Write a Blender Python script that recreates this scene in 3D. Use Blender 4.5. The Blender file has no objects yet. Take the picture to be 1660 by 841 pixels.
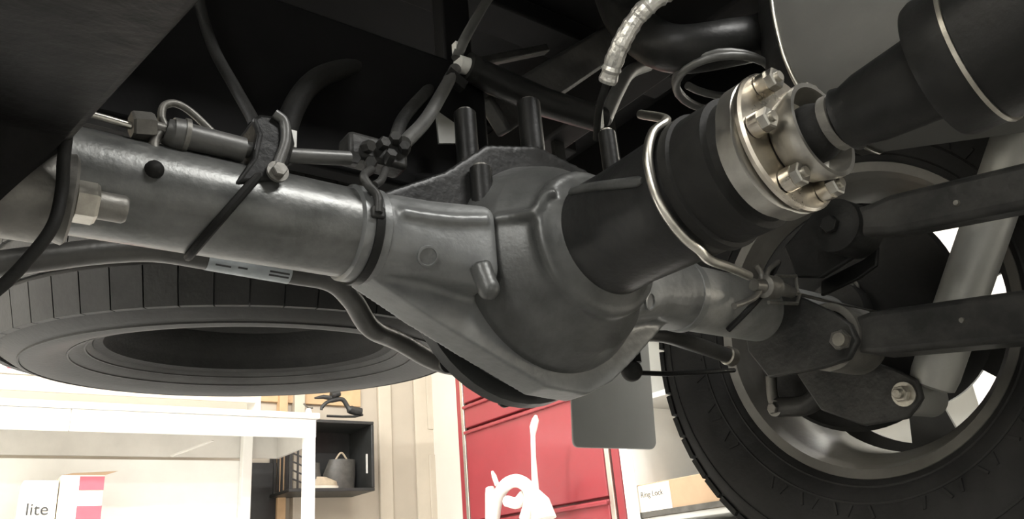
import bpy, bmesh, math, random
from math import pi, sin, cos, radians
from mathutils import Vector as V, Matrix
from mathutils.bvhtree import BVHTree
random.seed(7)
S = bpy.context.scene
COL = S.collection

# ------------------------------------------------------------------ camera
# world = truck frame: X along the rear axle, +Y to the rear of the truck, Z up
FPX, PSI, TH, RO = 1290.0, radians(38), radians(21.5), radians(5)
_fh = V((sin(PSI), cos(PSI), 0)); _Z = V((0, 0, 1)); _r0 = V((cos(PSI), -sin(PSI), 0))
FW = cos(TH) * _fh + sin(TH) * _Z
_u0 = -sin(TH) * _fh + cos(TH) * _Z
UP = cos(RO) * _u0 + sin(RO) * _r0
RT = cos(RO) * _r0 - sin(RO) * _u0
def ray(px, py): return FW + RT * ((px - 830) / FPX) + UP * ((420.5 - py) / FPX)
CAM = V((0, 0, .40)) - .92 * ray(830, 428)
def at(px, py, d=None, x=None, y=None, z=None):
    r = ray(px, py)
    if d is None:
        i, v = [(i, v) for i, v in enumerate((x, y, z)) if v is not None][0]
        d = (v - CAM[i]) / r[i]
    return CAM + d * r
cam = bpy.data.objects.new('camera', bpy.data.cameras.new('camera')); COL.objects.link(cam)
m = Matrix((RT, UP, -FW)).transposed().to_4x4(); m.translation = CAM
cam.matrix_world = m
cam.data.sensor_width = 36; cam.data.lens = FPX / 1660 * 36
cam.data.clip_start = .01
S.camera = cam
# ------------------------------------------------------------------ world, lights, exposure
w = bpy.data.worlds.new('world'); S.world = w; w.use_nodes = True
w.node_tree.nodes['Background'].inputs[0].default_value = (1.0, .97, .93, 1)
w.node_tree.nodes['Background'].inputs[1].default_value = .02
S.view_settings.view_transform = 'Standard'; S.view_settings.look = 'None'
S.view_settings.gamma = 1; S.view_settings.use_curve_mapping = False
S.view_settings.exposure = 0.0
S.cycles.max_bounces = 8; S.cycles.diffuse_bounces = 4; S.cycles.use_denoising = True
def area(name, loc, rot, sx, sy, power, col=(1, .985, .96)):
    l = bpy.data.lights.new(name, 'AREA'); l.shape = 'RECTANGLE'; l.size = sx; l.size_y = sy
    l.energy = power; l.color = col
    o = bpy.data.objects.new(name, l); o.location = loc; o.rotation_euler = rot; COL.objects.link(o); return o
ADDED_LAMPS = [(.3, 1.85, 125), (1.5, 2.6, 4), (-2.9, -1.9, 80), (1.75, .3, 115), (-2.3, .95, 290), (.8, -1.95, 105)]  # added tubes, placed and powered to shape the light under the truck
for i, (lx, ly, p) in enumerate(ADDED_LAMPS):
    area('added_tube_light', (lx, ly, 2.60), (0, 0, 0), 1.15, .16, p)

# added unseen lights: a floor work lamp and a window on the left
WL = V((1.55, -1.45, .36)); _wd = (V((.3, -.1, .34)) - WL)
area('added_lamp_light', WL + _wd.normalized() * .02, _wd.to_track_quat('-Z', 'Y').to_euler(), .24, .18, 9, (1, .90, .74))
area('added_window_light', (-3.52, -2.9, 1.75), (0, -pi / 2, 0), 1.3, 2.0, 30, (.93, .97, 1))

# ------------------------------------------------------------------ materials
def mat(name, col, rough=.5, metal=0.0, var=.25, scale=18.0, bump=.0, bscale=120.0, dirt=None, spec=.5, coat=0.0):
    m = bpy.data.materials.new(name); m.use_nodes = True
    nt = m.node_tree; N = nt.nodes; L = nt.links
    b = N['Principled BSDF']
    b.inputs['Roughness'].default_value = rough; b.inputs['Metallic'].default_value = metal
    b.inputs['Specular IOR Level'].default_value = spec
    if coat: b.inputs['Coat Weight'].default_value = coat; b.inputs['Coat Roughness'].default_value = .12
    tc = N.new('ShaderNodeTexCoord')
    no = N.new('ShaderNodeTexNoise'); no.inputs['Scale'].default_value = scale; no.inputs['Detail'].default_value = 6
    no.inputs['Roughness'].default_value = .65
    L.new(tc.outputs['Object'], no.inputs['Vector'])
    cr = N.new('ShaderNodeValToRGB')
    c0 = [c * (1 - var) for c in col]; c1 = [min(1, c * (1 + var)) for c in col]
    if dirt: c1 = list(dirt)
    cr.color_ramp.elements[0].position = .35; cr.color_ramp.elements[1].position = .72
    cr.color_ramp.elements[0].color = (*c0, 1); cr.color_ramp.elements[1].color = (*c1, 1)
    L.new(no.outputs['Fac'], cr.inputs['Fac']); L.new(cr.outputs['Color'], b.inputs['Base Color'])
    if bump:
        n2 = N.new('ShaderNodeTexNoise'); n2.inputs['Scale'].default_value = bscale; n2.inputs['Detail'].default_value = 4
        L.new(tc.outputs['Object'], n2.inputs['Vector'])
        bp = N.new('ShaderNodeBump'); bp.inputs['Strength'].default_value = bump; bp.inputs['Distance'].default_value = .004
        L.new(n2.outputs['Fac'], bp.inputs['Height']); L.new(bp.outputs['Normal'], b.inputs['Normal'])
        rr = N.new('ShaderNodeMapRange'); rr.inputs['To Min'].default_value = max(.05, rough - .12); rr.inputs['To Max'].default_value = min(1, rough + .15)
        L.new(no.outputs['Fac'], rr.inputs['Value']); L.new(rr.outputs['Result'], b.inputs['Roughness'])
    return m
M = dict(
    tube=mat('tube_paint', (.12, .124, .119), .34, .5, .2, 30, .10, 160, (.165, .167, .16)),
    tube_lit=mat('lit_tube_paint', (.22, .223, .212), .42, .3, .2, 22, .12, 160, (.30, .30, .285)),  # paler copy of the tube paint; light on the right tube put into colour
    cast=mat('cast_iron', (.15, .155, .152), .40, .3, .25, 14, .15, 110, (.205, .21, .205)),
    bulb=mat('half_shaded_cast_iron', (.070, .072, .069), .36, .3, .25, 14, .15, 110, (.10, .102, .098), spec=.3),  # darker copy of the cast iron; bulb's front shade mixed into the colour
    carrier=mat('shaded_cast_iron', (.018, .0185, .018), .36, .2, .25, 14, .15, 110, (.028, .028, .027), spec=0.25),  # darkest copy of the cast iron; shade on neck and top put into colour
    castd=mat('cover_paint', (.032, .033, .032), .35, .2, .3, 16, .1, 120, spec=0.3),
    black=mat('black_paint', (.010, .0105, .010), .40, .1, .3, 16, .12, 140, (.018, .018, .017), spec=0.2),
    dusty=mat('dusty_black_steel', (.028, .0285, .0275), .46, .2, .35, 9, .4, 60, (.062, .061, .057), spec=0.2),
    bracket=mat('bracket_steel', (.16, .155, .14), .45, .6, .35, 20, .25, 90),
    sway=mat('bar_paint', (.055, .054, .05), .34, .3, .25, 14, .1, 120, (.085, .083, .077)),
    zinc=mat('zinc_plate', (.42, .40, .35), .32, .9, .25, 35, .1, 160),
    machined=mat('machined_steel', (.55, .51, .44), .28, 1.0, .15, 25, .06, 200),
    alum=mat('aluminium_yoke', (.36, .35, .32), .34, .95, .2, 25, .08, 180),
    foil=mat('foil_wrap', (.62, .61, .57), .3, .7, .3, 60, .9, 55),
    rubber=mat('rubber', (.013, .013, .012), .62, 0, .3, 30, .15, 180, spec=0.15),
    tyre=mat('tyre_rubber', (.022, .022, .0214), .62, 0, .25, 10, .12, 120, (.033, .033, .032), spec=0.12),
    sparet=mat('spare_rubber', (.034, .034, .033), .55, 0, .2, 10, .12, 120, (.05, .05, .048), spec=0.2),
    armblk=mat('arm_black', (.006, .006, .0058), .5, .1, .35, 7, .5, 45, (.011, .0108, .0103), spec=0.08),
    rim=mat('rim_paint', (.05, .05, .048), .4, .4, .25, 12, .08, 100, spec=0.3),
    barrel=mat('rim_barrel', (.16, .155, .14), .42, .4, .2, 10, .08, 90),
    tank=mat('tank_steel', (.12, .12, .113), .55, .2, .12, 6, .05, 150, spec=0.25),
    shock=mat('shock_paint', (.28, .28, .26), .42, .3, .12, 12, .06, 90),
    flap=mat('grey_flap', (.25, .255, .245), .5, 0, .08, 6, .04, 120),
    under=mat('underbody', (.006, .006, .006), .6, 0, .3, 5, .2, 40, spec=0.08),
    white=mat('white_plastic', (.78, .76, .70), .4, 0, .06, 20),
    tape=mat('white_tape', (.62, .62, .58), .45, 0, .1, 60),
    wirelt=mat('bare_steel_wire', (.62, .60, .54), .3, 1.0, .12, 60),
    greyhose=mat('grey_hose', (.10, .10, .095), .4, .3, .2, 30, .1, 90),
    sticker=mat('sticker', (.34, .37, .38), .45, 0, .15, 45),
    ink=mat('ink', (.03, .03, .03), .6, 0, .1, 10),
    benchw=mat('bench_white', (.84, .83, .79), .5, 0, .04, 4),
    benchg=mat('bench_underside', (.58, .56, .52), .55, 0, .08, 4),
    wall=mat('wall_paint', (.50, .445, .365), .75, 0, .06, 1.5, .06, 60),
    wallw=mat('wall_white', (.82, .79, .72), .7, 0, .04, 1.5, .05, 60),
    trim=mat('trim_wood', (.58, .52, .425), .5, 0, .06, 3, .05, 40),
    floor=mat('concrete', (.56, .555, .535), .6, 0, .15, 2.2, .12, 30),
    ceil=mat('ceiling', (.72, .71, .68), .8, 0, .05, 2),
    red=mat('red_enamel', (.27, .038, .046), .28, 0, .08, 3, 0, 60, None, .5, .3),
    chrome=mat('drawer_trim', (.72, .68, .60), .25, .8, .08, 10),
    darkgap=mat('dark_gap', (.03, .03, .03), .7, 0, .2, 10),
    crate=mat('crate_plastic', (.03, .031, .03), .45, 0, .2, 15),
    card=mat('cardboard', (.38, .26, .16), .75, 0, .08, 12, .05, 70),
    cardw=mat('white_label', (.80, .74, .63), .6, 0, .06, 14),
    redprint=mat('red_print', (.72, .09, .12), .5, 0, .06, 14),
    leather=mat('leather', (.08, .075, .065), .5, 0, .3, 25, .1, 90),
    tan=mat('tan_leather', (.46, .38, .27), .55, 0, .15, 25, .1, 90),
    ply=mat('plywood', (.62, .42, .24), .6, 0, .12, 6, .05, 50),
    cabg=mat('cabinet_grey', (.50, .50, .47), .45, .1, .06, 4),
)
_lamp = bpy.data.materials.new('added_light_glow'); _lamp.use_nodes = True  # glow shared by the added tubes, work lamp and window
_b = _lamp.node_tree.nodes['Principled BSDF']; _b.inputs['Emission Color'].default_value = (1, .95, .88, 1); _b.inputs['Emission Strength'].default_value = 4
M['lamp'] = _lamp

# ------------------------------------------------------------------ mesh builder
def basis(ax):
    ax = V(ax).normalized()
    t = V((0, 0, 1)) if abs(ax.z) < .9 else V((1, 0, 0))
    a = ax.cross(t).normalized(); b = ax.cross(a).normalized()
    return ax, a, b
def crom(pts, n=6, closed=False):
    P = [V(p) for p in pts]
    if len(P) < 3: return P
    out = []
    k = len(P)
    rng = range(k if closed else k - 1)
    for i in rng:
        p1, p2 = P[i], P[(i + 1) % k]
        p0 = P[i - 1] if (i > 0 or closed) else 2 * p1 - p2
        p3 = P[(i + 2) % k] if (i + 2 < k or closed) else 2 * p2 - p1
        for j in range(n):
            t = j / n
            out.append(.5 * ((2 * p1) + (p2 - p0) * t + (2 * p0 - 5 * p1 + 4 * p2 - p3) * t * t + (3 * p1 - p0 - 3 * p2 + p3) * t ** 3))
    if not closed: out.append(P[-1])
    return out
class MB:
    def __init__(s): s.v = []; s.f = []
    def add(s, vs, fs):
        o = len(s.v); s.v += [V(p) for p in vs]; s.f += [tuple(i + o for i in f) for f in fs]; return s
    def box(s, c, size, rot=None):
        c = V(c); h = V(size) / 2
        vs = [V((x * h.x, y * h.y, z * h.z)) for x in (-1, 1) for y in (-1, 1) for z in (-1, 1)]
        if rot is not None: vs = [rot @ p for p in vs]
        return s.add([p + c for p in vs], [(0, 1, 3, 2), (4, 6, 7, 5), (0, 4, 5, 1), (2, 3, 7, 6), (0, 2, 6, 4), (1, 5, 7, 3)])
    def bar(s, a, b, w, h, up=(0, 0, 1)):
        a, b = V(a), V(b); d = (b - a); l = d.length; d.normalize()
        side = d.cross(V(up)).normalized(); u = side.cross(d)
        R = Matrix((d, side, u)).transposed()
        return s.box((a + b) / 2, (l, w, h), R)
    def tube(s, pts, r, seg=12, cap=True, closed=False, squash=None):
        P = [V(p) for p in pts]; n = len(P)
        rs = r if isinstance(r, (list, tuple)) else [r] * n
        T = []
        for i in range(n):
            if closed: t = P[(i + 1) % n] - P[i - 1]
            else: t = P[min(i + 1, n - 1)] - P[max(i - 1, 0)]
            T.append(t.normalized())
        _, a, _ = basis(T[0]); o = len(s.v)
        for i in range(n):
            a = (a - T[i] * a.dot(T[i])); a.normalize(); b = T[i].cross(a)
            for k in range(seg):
                q = 2 * pi * k / seg
                s.v.append(P[i] + (a * cos(q) + b * sin(q)) * rs[i])
        for i in range(n if closed else n - 1):
            for k in range(seg):
                i2 = (i + 1) % n; k2 = (k + 1) % seg
                s.f.append((o + i * seg + k, o + i * seg + k2, o + i2 * seg + k2, o + i2 * seg + k))
        if cap and not closed:
            s.f.append(tuple(o + k for k in range(seg))[::-1]); s.f.append(tuple(o + (n - 1) * seg + k for k in range(seg)))
        return s
    def lathe(s, prof, c, ax, seg=32, closed=False, arc=None):
        ax, a, b = basis(ax); c = V(c); o = len(s.v); n = len(prof)
        q0, q1 = arc or (0, 2 * pi); m = seg + 1 if arc else seg
        for (h, r) in prof:
            for k in range(m):
                q = q0 + (q1 - q0) * k / seg
                s.v.append(c + ax * h + (a * cos(q) + b * sin(q)) * r)
        for i in range(n if closed else n - 1):
            i2 = (i + 1) % n
            for k in range(seg):
                k2 = k + 1 if arc else (k + 1) % seg
                s.f.append((o + i * m + k, o + i * m + k2, o + i2 * m + k2, o + i2 * m + k))
        if not closed and not arc:
            if prof[0][1] > 1e-6: s.f.append(tuple(o + k for k in range(m))[::-1])
            if prof[-1][1] > 1e-6: s.f.append(tuple(o + (n - 1) * m + k for k in range(m)))
        if arc and closed:
            s.f.append(tuple(o + i * m for i in range(n))); s.f.append(tuple(o + i * m + m - 1 for i in range(n))[::-1])
        return s
    def hexa(s, c, ax, r, h, hole=0):
        ax, a, b = basis(ax); c = V(c)
        pr = [(0, r * .9), (h * .1, r), (h * .85, r), (h, r * .88)]
        return s.lathe(pr, c, ax, 6)
    def prism(s, poly, d):
        P = [V(p) for p in poly]; d = V(d); n = len(P)
        vs = P + [p + d for p in P]
        fs = [tuple(range(n))[::-1], tuple(range(n, 2 * n))] + [(i, (i + 1) % n, n + (i + 1) % n, n + i) for i in range(n)]
        return s.add(vs, fs)
    def loft(s, rings, cap=True):
        o = len(s.v); n = len(rings[0])
        for r in rings: s.v += [V(p) for p in r]
        for i in range(len(rings) - 1):
            for k in range(n):
                k2 = (k + 1) % n
                s.f.append((o + i * n + k, o + i * n + k2, o + (i + 1) * n + k2, o + (i + 1) * n + k))
        if cap:
            s.f.append(tuple(o + k for k in range(n))[::-1]); s.f.append(tuple(o + (len(rings) - 1) * n + k for k in range(n)))
        return s
    def sphere(s, c, r, n=10, sc=(1, 1, 1)):
        c = V(c); o = len(s.v)
        for i in range(n + 1):
            t = pi * i / n
            for k in range(2 * n):
                q = pi * k / n
                s.v.append(c + V((sin(t) * cos(q) * sc[0], sin(t) * sin(q) * sc[1], cos(t) * sc[2])) * r)
        for i in range(n):
            for k in range(2 * n):
                k2 = (k + 1) % (2 * n)
                s.f.append((o + i * 2 * n + k, o + i * 2 * n + k2, o + (i + 1) * 2 * n + k2, o + (i + 1) * 2 * n + k))
        return s
    def mesh(s, name, off=V((0, 0, 0)), angle=38):
        me = bpy.data.meshes.new(name)
        me.from_pydata([p - off for p in s.v], [], s.f)
        bm = bmesh.new(); bm.from_mesh(me)
        bmesh.ops.remove_doubles(bm, verts=bm.verts, dist=1e-6)
        bmesh.ops.recalc_face_normals(bm, faces=bm.faces)
        bm.to_mesh(me); bm.free()
        for p in me.polygons: p.use_smooth = True
        try: me.set_sharp_from_angle(angle=radians(angle))
        except Exception: pass
        return me
    def build(s, name, material, parent=None, angle=38, bevel=0, seg=2):
        off = root_loc(parent) if parent else V((0, 0, 0))
        me = s.mesh(name, off, angle)
        if not parent:                       # origin at the base of the thing
            xs = [v.co for v in me.vertices]
            lo = V((min(p.x for p in xs), min(p.y for p in xs), min(p.z for p in xs))); hi = V((max(p.x for p in xs), max(p.y for p in xs), max(p.z for p in xs)))
            c = V(((lo.x + hi.x) / 2, (lo.y + hi.y) / 2, lo.z)); me.transform(Matrix.Translation(-c))
        o = bpy.data.objects.new(name, me); COL.objects.link(o)
        if not parent: o.location = c
        me.materials.append(M[material] if isinstance(material, str) else material)
        if parent: o.parent = parent
        if bevel:
            b = o.modifiers.new('bevel', 'BEVEL'); b.width = bevel; b.segments = seg; b.limit_method = 'ANGLE'; b.angle_limit = radians(35)
        return o
def root_loc(o):
    p = V((0, 0, 0))
    while o is not None: p = p + o.location; o = o.parent
    return p
def thing(name, label, cat, loc, group=None):
    o = bpy.data.objects.new(name, None); COL.objects.link(o); o.location = loc; o.empty_display_size = .05
    o['label'] = label; o['category'] = cat
    if group: o['group'] = group
    return o
def tag(o, label, cat, group=None):
    o['label'] = label; o['category'] = cat
    if group: o['group'] = group
    return o
def struct(o, label=None):
    o['kind'] = 'structure'
    if label: o['label'] = label
    return o
def bolt(name, c, ax, parent, r=.011, h=.012, mt='zinc', washer=True, stub=.0):
    b = MB()
    ax = V(ax).normalized(); c = V(c)
    if washer: b.lathe([(0, r * 1.45), (.003, r * 1.45)], c, ax, 20)
    b.hexa(c + ax * .003, ax, r, h)
    if stub: b.lathe([(h, r * .6), (h + stub, r * .6), (h + stub + .002, r * .45)], c, ax, 14)
    return b.build(name, mt, parent, 30)
def remesh(parts, name, material, parent, voxel=.003, smooth=4):
    off = root_loc(parent)
    me = parts.mesh(name + '_src', off)
    o = bpy.data.objects.new('tmp', me); COL.objects.link(o)
    r = o.modifiers.new('r', 'REMESH'); r.mode = 'VOXEL'; r.voxel_size = voxel; r.use_smooth_shade = True
    s = o.modifiers.new('s', 'SMOOTH'); s.factor = .5; s.iterations = smooth
    dg = bpy.context.evaluated_depsgraph_get()
    m2 = bpy.data.meshes.new_from_object(o.evaluated_get(dg)); m2.name = name
    bpy.data.objects.remove(o)
    for p in m2.polygons: p.use_smooth = True
    m2.materials.clear(); m2.materials.append(M[material])
    q = bpy.data.objects.new(name, m2); COL.objects.link(q); q.parent = parent
    return q
def surf(o, px, py, lift=0.0):
    off = root_loc(o.parent) if o.parent else o.location
    if not hasattr(surf, 'c'): surf.c = {}
    if o.name not in surf.c:
        surf.c[o.name] = BVHTree.FromPolygons([v.co + off for v in o.data.vertices], [p.vertices[:] for p in o.data.polygons])
    d = ray(px, py).normalized()
    h = surf.c[o.name].ray_cast(CAM, d)
    if h[0] is None: return None
    return h[0] + h[1] * lift
AZ = .40          # axle height
PX, PZ = .05, .40  # pinion axis

# ================================================================== THE GARAGE
MB().box((0, 0, -.05), (9.0, 9.8, .1)).build('floor', 'floor')
struct(bpy.data.objects['floor'], 'bare grey concrete garage floor')
YB = 4.35; XR = 2.52
struct(MB().box((-.6, YB + .06, 1.35), (6.4, .12, 2.7)).build('wall_back', 'wall'))
struct(MB().box((XR + .06, .6, 1.35), (.12, 7.7, 2.7)).build('wall_right', 'wallw'))
wl = MB().box((-3.66, -.1, .52), (.12, 9.1, 1.04)).box((-3.66, -.1, 2.58), (.12, 9.1, .24)).box((-3.66, -4.3, 1.75), (.12, .7, 1.42)).box((-3.66, 1.3, 1.75), (.12, 6.3, 1.42)).build('wall_left', 'wallw'); struct(wl)
wn = MB().box((-3.66, -2.9, 1.75), (.01, 2.1, 1.42)).build('added_window_1', 'lamp'); struct(wn, 'added glowing window in the left garage wall')  # unseen glowing pane, added to light the axle from the left
for yy in (-3.93, -2.9, -1.87): MB().box((-3.62, yy, 1.75), (.06, .06, 1.4)).build('added_window_frame', 'benchw', wn)
for zz in (1.07, 2.43): MB().box((-3.62, -2.9, zz), (.06, 2.1, .06)).build('added_window_frame', 'benchw', wn)
struct(MB().box((-.57, .8, 2.75), (6.4, 7.3, .1)).build('ceiling', 'ceil'))
# door casing and flat door panels on the back wall, right of the crate
c1 = at(612, 720, y=YB)
d1 = MB().box((c1.x + .05, YB - .015, 1.05), (.10, .03, 2.1)).build('trim_1', 'trim', None, bevel=.006); struct(d1)
c2 = at(668, 720, y=YB)
d2 = MB().box((c2.x + .33, YB - .012, 1.02), (.62, .02, 2.04)).build('door_1', 'trim', None, bevel=.004); struct(d2)
for zz in (.55, 1.45):
    MB().box((c2.x + .33, YB - .026, zz), (.42, .012, .72)).build('door_panel', 'trim', d2, bevel=.005)
struct(MB().box((.6, YB - .008, .06), (2.4, .016, .12)).build('baseboard_back', 'trim', None, bevel=.003))
# wooden posts behind the bench
for px, wd, mt, nm in ((455, .055, 'ply', 'trim_2'), (482, .07, 'trim', 'trim_3')):
    q = at(px, 800, y=YB - .04)
    struct(MB().box((q.x, YB - .03, .7), (wd, .06, 1.4)).build(nm, mt, None, bevel=.003))
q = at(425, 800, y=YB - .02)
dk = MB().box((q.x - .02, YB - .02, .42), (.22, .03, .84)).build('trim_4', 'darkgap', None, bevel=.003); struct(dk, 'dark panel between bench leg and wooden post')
q0, q1 = at(480, 628, y=YB), at(566, 640, y=YB)
struct(MB().box(((q0.x + q1.x) / 2 - .1, YB - .012, q0.z + .04), (abs(q1.x - q0.x) + .35, .024, .30)).build('trim_5', 'ply', None, bevel=.002), 'plywood backing board on the wall above the crate')
# ceiling tube fixtures, added out of view to light the underside
for i, (lx, ly, p) in enumerate(ADDED_LAMPS):
    t = thing('added_ceiling_light', ['added tube light over the white bench', 'added tube light over the red tool chest', 'added tube light beside the truck, left', 'added tube light beside the truck, right', 'added tube light near the left wall behind the truck', 'added tube light above the front of the truck'][i], 'light', (lx, ly, 2.62), 'added ceiling tube lights')
    MB().box((lx, ly, 2.67), (1.25, .22, .06)).build('housing', 'benchw', t, bevel=.008)
    for s in (-1, 1): MB().tube([(lx - .57, ly + s * .06, 2.63), (lx + .57, ly + s * .06, 2.63)], .013, 12).build('added_tube_lamp', 'lamp', t)

# work lamp added out of the frame to light the axle from the right
wk = thing('added_work_lamp', 'added unseen work lamp on a low stand right of the truck', 'lamp', (WL.x, WL.y, 0))
_q = _wd.to_track_quat('-Z', 'Y').to_matrix()
MB().box(WL - _wd.normalized() * .03, (.28, .22, .06), _q).build('lamp_head', 'card', wk, bevel=.01)
MB().box(WL + _wd.normalized() * .004, (.23, .17, .006), _q).build('added_lamp_glass', 'lamp', wk)
MB().tube([(WL.x + .03, WL.y - .03, WL.z - .02), (WL.x + .03, WL.y - .03, .10)], .015, 12).build('pole', 'rubber', wk)
for k in range(3):
    a = 2 * pi * k / 3; MB().tube([(WL.x + .03, WL.y - .03, .12), (WL.x + .03 + .18 * cos(a), WL.y - .03 + .18 * sin(a), .012)], .011, 10).build('leg', 'rubber', wk)
# ---- white bench
bl, br, yf, zt = -.62, at(513, 690, y=3.42).x, 3.42, at(300, 661, y=3.42).z
t = thing('workbench', 'white steel workbench with square legs before the back wall', 'bench', ((bl + br) / 2, yf + .27, 0))
MB().box(((bl + br) / 2, yf + .265, zt - .012), (br - bl + .03, .56, .03)).build('worktop', 'benchw', t, bevel=.004)
xs = at(113, 690, y=yf).x
MB().box(((bl + xs) / 2, yf + .01, zt - .078), (xs - bl - .003, .02, .10)).build('apron', 'benchw', t, bevel=.003)
MB().box(((xs + br) / 2, yf + .01, zt - .078), (br - xs - .003, .02, .10)).build('apron', 'benchw', t, bevel=.003)
MB().box(((bl + br) / 2, yf + .52, zt - .095), (br - bl, .02, .125)).build('apron', 'benchg', t, bevel=.003)
MB().box((br - .012, yf + .265, zt - .095), (.02, .50, .125)).build('side_apron', 'benchg', t, bevel=.003)
for lx, ly in ((bl + .03, yf + .03), (br - .03, yf + .03), (bl + .03, yf + .48), (at(397, 790, y=yf + .48).x, yf + .48)): MB().box((lx, ly, (zt - .03) / 2), (.055, .055, zt - .03)).build('leg', 'benchw', t, bevel=.004)
MB().bar(at(278, 739, y=yf + .30), at(345, 714, y=yf + .1), .02, .006).build('gusset', 'benchg', t)
MB().box(((bl + br) / 2, yf + .265, .30), (br - bl - .1, .46, .025)).build('lower_shelf', 'benchw', t, bevel=.004)
MB().box(((bl + br) / 2 - .06, yf + .515, .55), (br - bl - .22, .012, .48)).build('back_panel', 'benchw', t, bevel=.002)
# raised rear shelf standing on the bench
rs = thing('bench_riser_shelf', 'narrow white riser shelf standing on the back of the bench', 'shelf', ((bl + br) / 2, yf + .42, zt + .003))
xr2 = at(422, 640, y=yf + .36).x; zz = at(422, 642, y=yf + .36).z
MB().box(((bl + xr2) / 2, yf + .43, zz + .05), (xr2 - bl, .17, .022)).build('shelf_board', 'benchw', rs, bevel=.003)
MB().box(((bl + xr2) / 2, yf + .36, zz - .005), (xr2 - bl, .015, .075)).build('front_rail', 'trim', rs, bevel=.003)
for lx in (bl + .02, xr2 - .012):
    MB().box((lx, yf + .43, (zz + .04 + zt + .003) / 2), (.03, .15, zz + .04 - zt - .003)).build('upright', 'benchw', rs, bevel=.002)
# small things on the riser shelf
zs = zz + .0625
def jar(px, h, r, mt, lidm, label, name='jar', cat='jar'):
    p = at(px, 610, y=yf + .40)
    j = thing(name, label, cat, (p.x, yf + .40, zs), 'small things on the riser shelf')
    MB().lathe([(0, r), (h * .75, r), (h * .82, r * .7), (h * .9, r * .7)], (p.x, yf + .40, zs), (0, 0, 1), 18).build('body', mt, j)
    MB().lathe([(h * .9, r * .78), (h, r * .78)], (p.x, yf + .40, zs), (0, 0, 1), 18).build('lid', lidm, j)
jar(2, .10, .022, 'cardw', 'darkgap', 'cream jar with dark lid at the left end of the riser shelf')
jar(16, .11, .022, 'redprint', 'leather', 'red can beside the cream jar on the riser shelf', 'can', 'can')
jar(27, .10, .012, 'white', 'white', 'thin white bottle between two red cans on the riser shelf', 'bottle', 'bottle')
jar(38, .10, .02, 'redprint', 'redprint', 'red can right of the thin white bottle on the riser shelf', 'can', 'can')
p = at(52, 618, y=yf + .40)
tag(MB().box((p.x, yf + .40, zs + .035), (.07, .06, .07)).build('carton', 'cardw', None, bevel=.003), 'small cream carton on the riser shelf', 'carton', 'small things on the riser shelf')
p = at(80, 622, y=yf + .40)
tag(MB().prism([(p.x - .05, yf + .38, zs), (p.x + .05, yf + .38, zs), (p.x + .03, yf + .38, zs + .028), (p.x - .01, yf + .38, zs + .03)], (0, .05, 0)).build('sanding_block', 'greyhose', None, bevel=.003), 'dark wedge shaped block on the riser shelf', 'block', 'small things on the riser shelf')
# white cone cup on the bench corner
p = at(500, 675, y=yf + .2)
cp = thing('nozzle_cap', 'white cone shaped nozzle cap on the bench corner', 'cap', (p.x, yf + .2, zt + .003))
MB().lathe([(0, .028), (.008, .03), (.06, .016), (.07, .012)], (p.x, yf + .2, zt + .003), (0, 0, 1), 18).build('cone', 'white', cp)
MB().tube([(p.x - .03, yf + .2, zt + .10), (p.x, yf + .2, zt + .076), (p.x + .025, yf + .2, zt + .078)], .005, 8).build('tip', 'leather', cp)
# carton under the bench
p0, p1 = at(100, 770, y=3.60), at(170, 770, y=3.60)
cw = p1.x - p0.x; ch = p0.z - .3125
bx = thing('carton', 'white and red printed drinks carton on the lower bench shelf', 'carton', (p0.x + cw / 2, 3.68, .3125))
MB().box((p0.x + cw / 2, 3.68, .3125 + ch / 2), (cw, .16, ch)).build('box', 'cardw', bx, bevel=.003)
MB().prism([(p0.x - .0, 3.60, .3125 + ch), (p0.x + cw, 3.60, .3125 + ch), (p0.x + cw + .06, 3.62, .3125 + ch + .022), (p0.x + .05, 3.62, .3125 + ch + .012)], (0, .003, .001)).build('flap', 'card', bx)
pa, pb, pc = at(130, 772, y=3.599), at(170, 794, y=3.599), at(130, 820, y=3.599)
MB().box(((pa.x + p1.x) / 2, 3.598, (pa.z + pb.z) / 2), (p1.x - pa.x, .003, pa.z - pb.z)).build('red_stripe', 'redprint', bx)
MB().box(((pa.x + p1.x) / 2, 3.598, pc.z - .1), (p1.x - pa.x, .003, .2)).build('red_stripe', 'redprint', bx)
def text(s, size, mt, parent, loc, rot, name='lettering'):
    c = bpy.data.curves.new(name, 'FONT'); c.body = s; c.size = size; c.extrude = .0006; c.align_x = 'CENTER'; c.align_y = 'CENTER'
    o = bpy.data.objects.new('t', c); COL.objects.link(o)
    dg = bpy.context.evaluated_depsgraph_get(); me = bpy.data.meshes.new_from_object(o.evaluated_get(dg)); bpy.data.objects.remove(o)
    me.name = name; me.materials.clear(); me.materials.append(M[mt])
    q = bpy.data.objects.new(name, me); COL.objects.link(q)
    R = rot if isinstance(rot, Matrix) else Matrix.Identity(3)
    mw = R.to_4x4(); mw.translation = V(loc) - (root_loc(parent) if parent else V((0, 0, 0)))
    q.matrix_local = mw
    if parent: q.parent = parent
    return q
RX90 = Matrix(((1, 0, 0), (0, 0, -1), (0, 1, 0)))             # faces -Y, reads along +X
RXM = Matrix(((0, 0, -1), (-1, 0, 0), (0, 1, 0)))             # faces -X, reads along -Y
pt_ = at(55, 825, y=3.60)
MB().box((p0.x - .075, 3.69, .3125 + ch * .47), (.14, .15, ch * .94)).build('box_end', 'cardw', bx, bevel=.003)
text('lite', .075, 'ink', bx, (p0.x - .08, 3.6125, at(58, 826, y=3.61).z), RX90)
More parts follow.
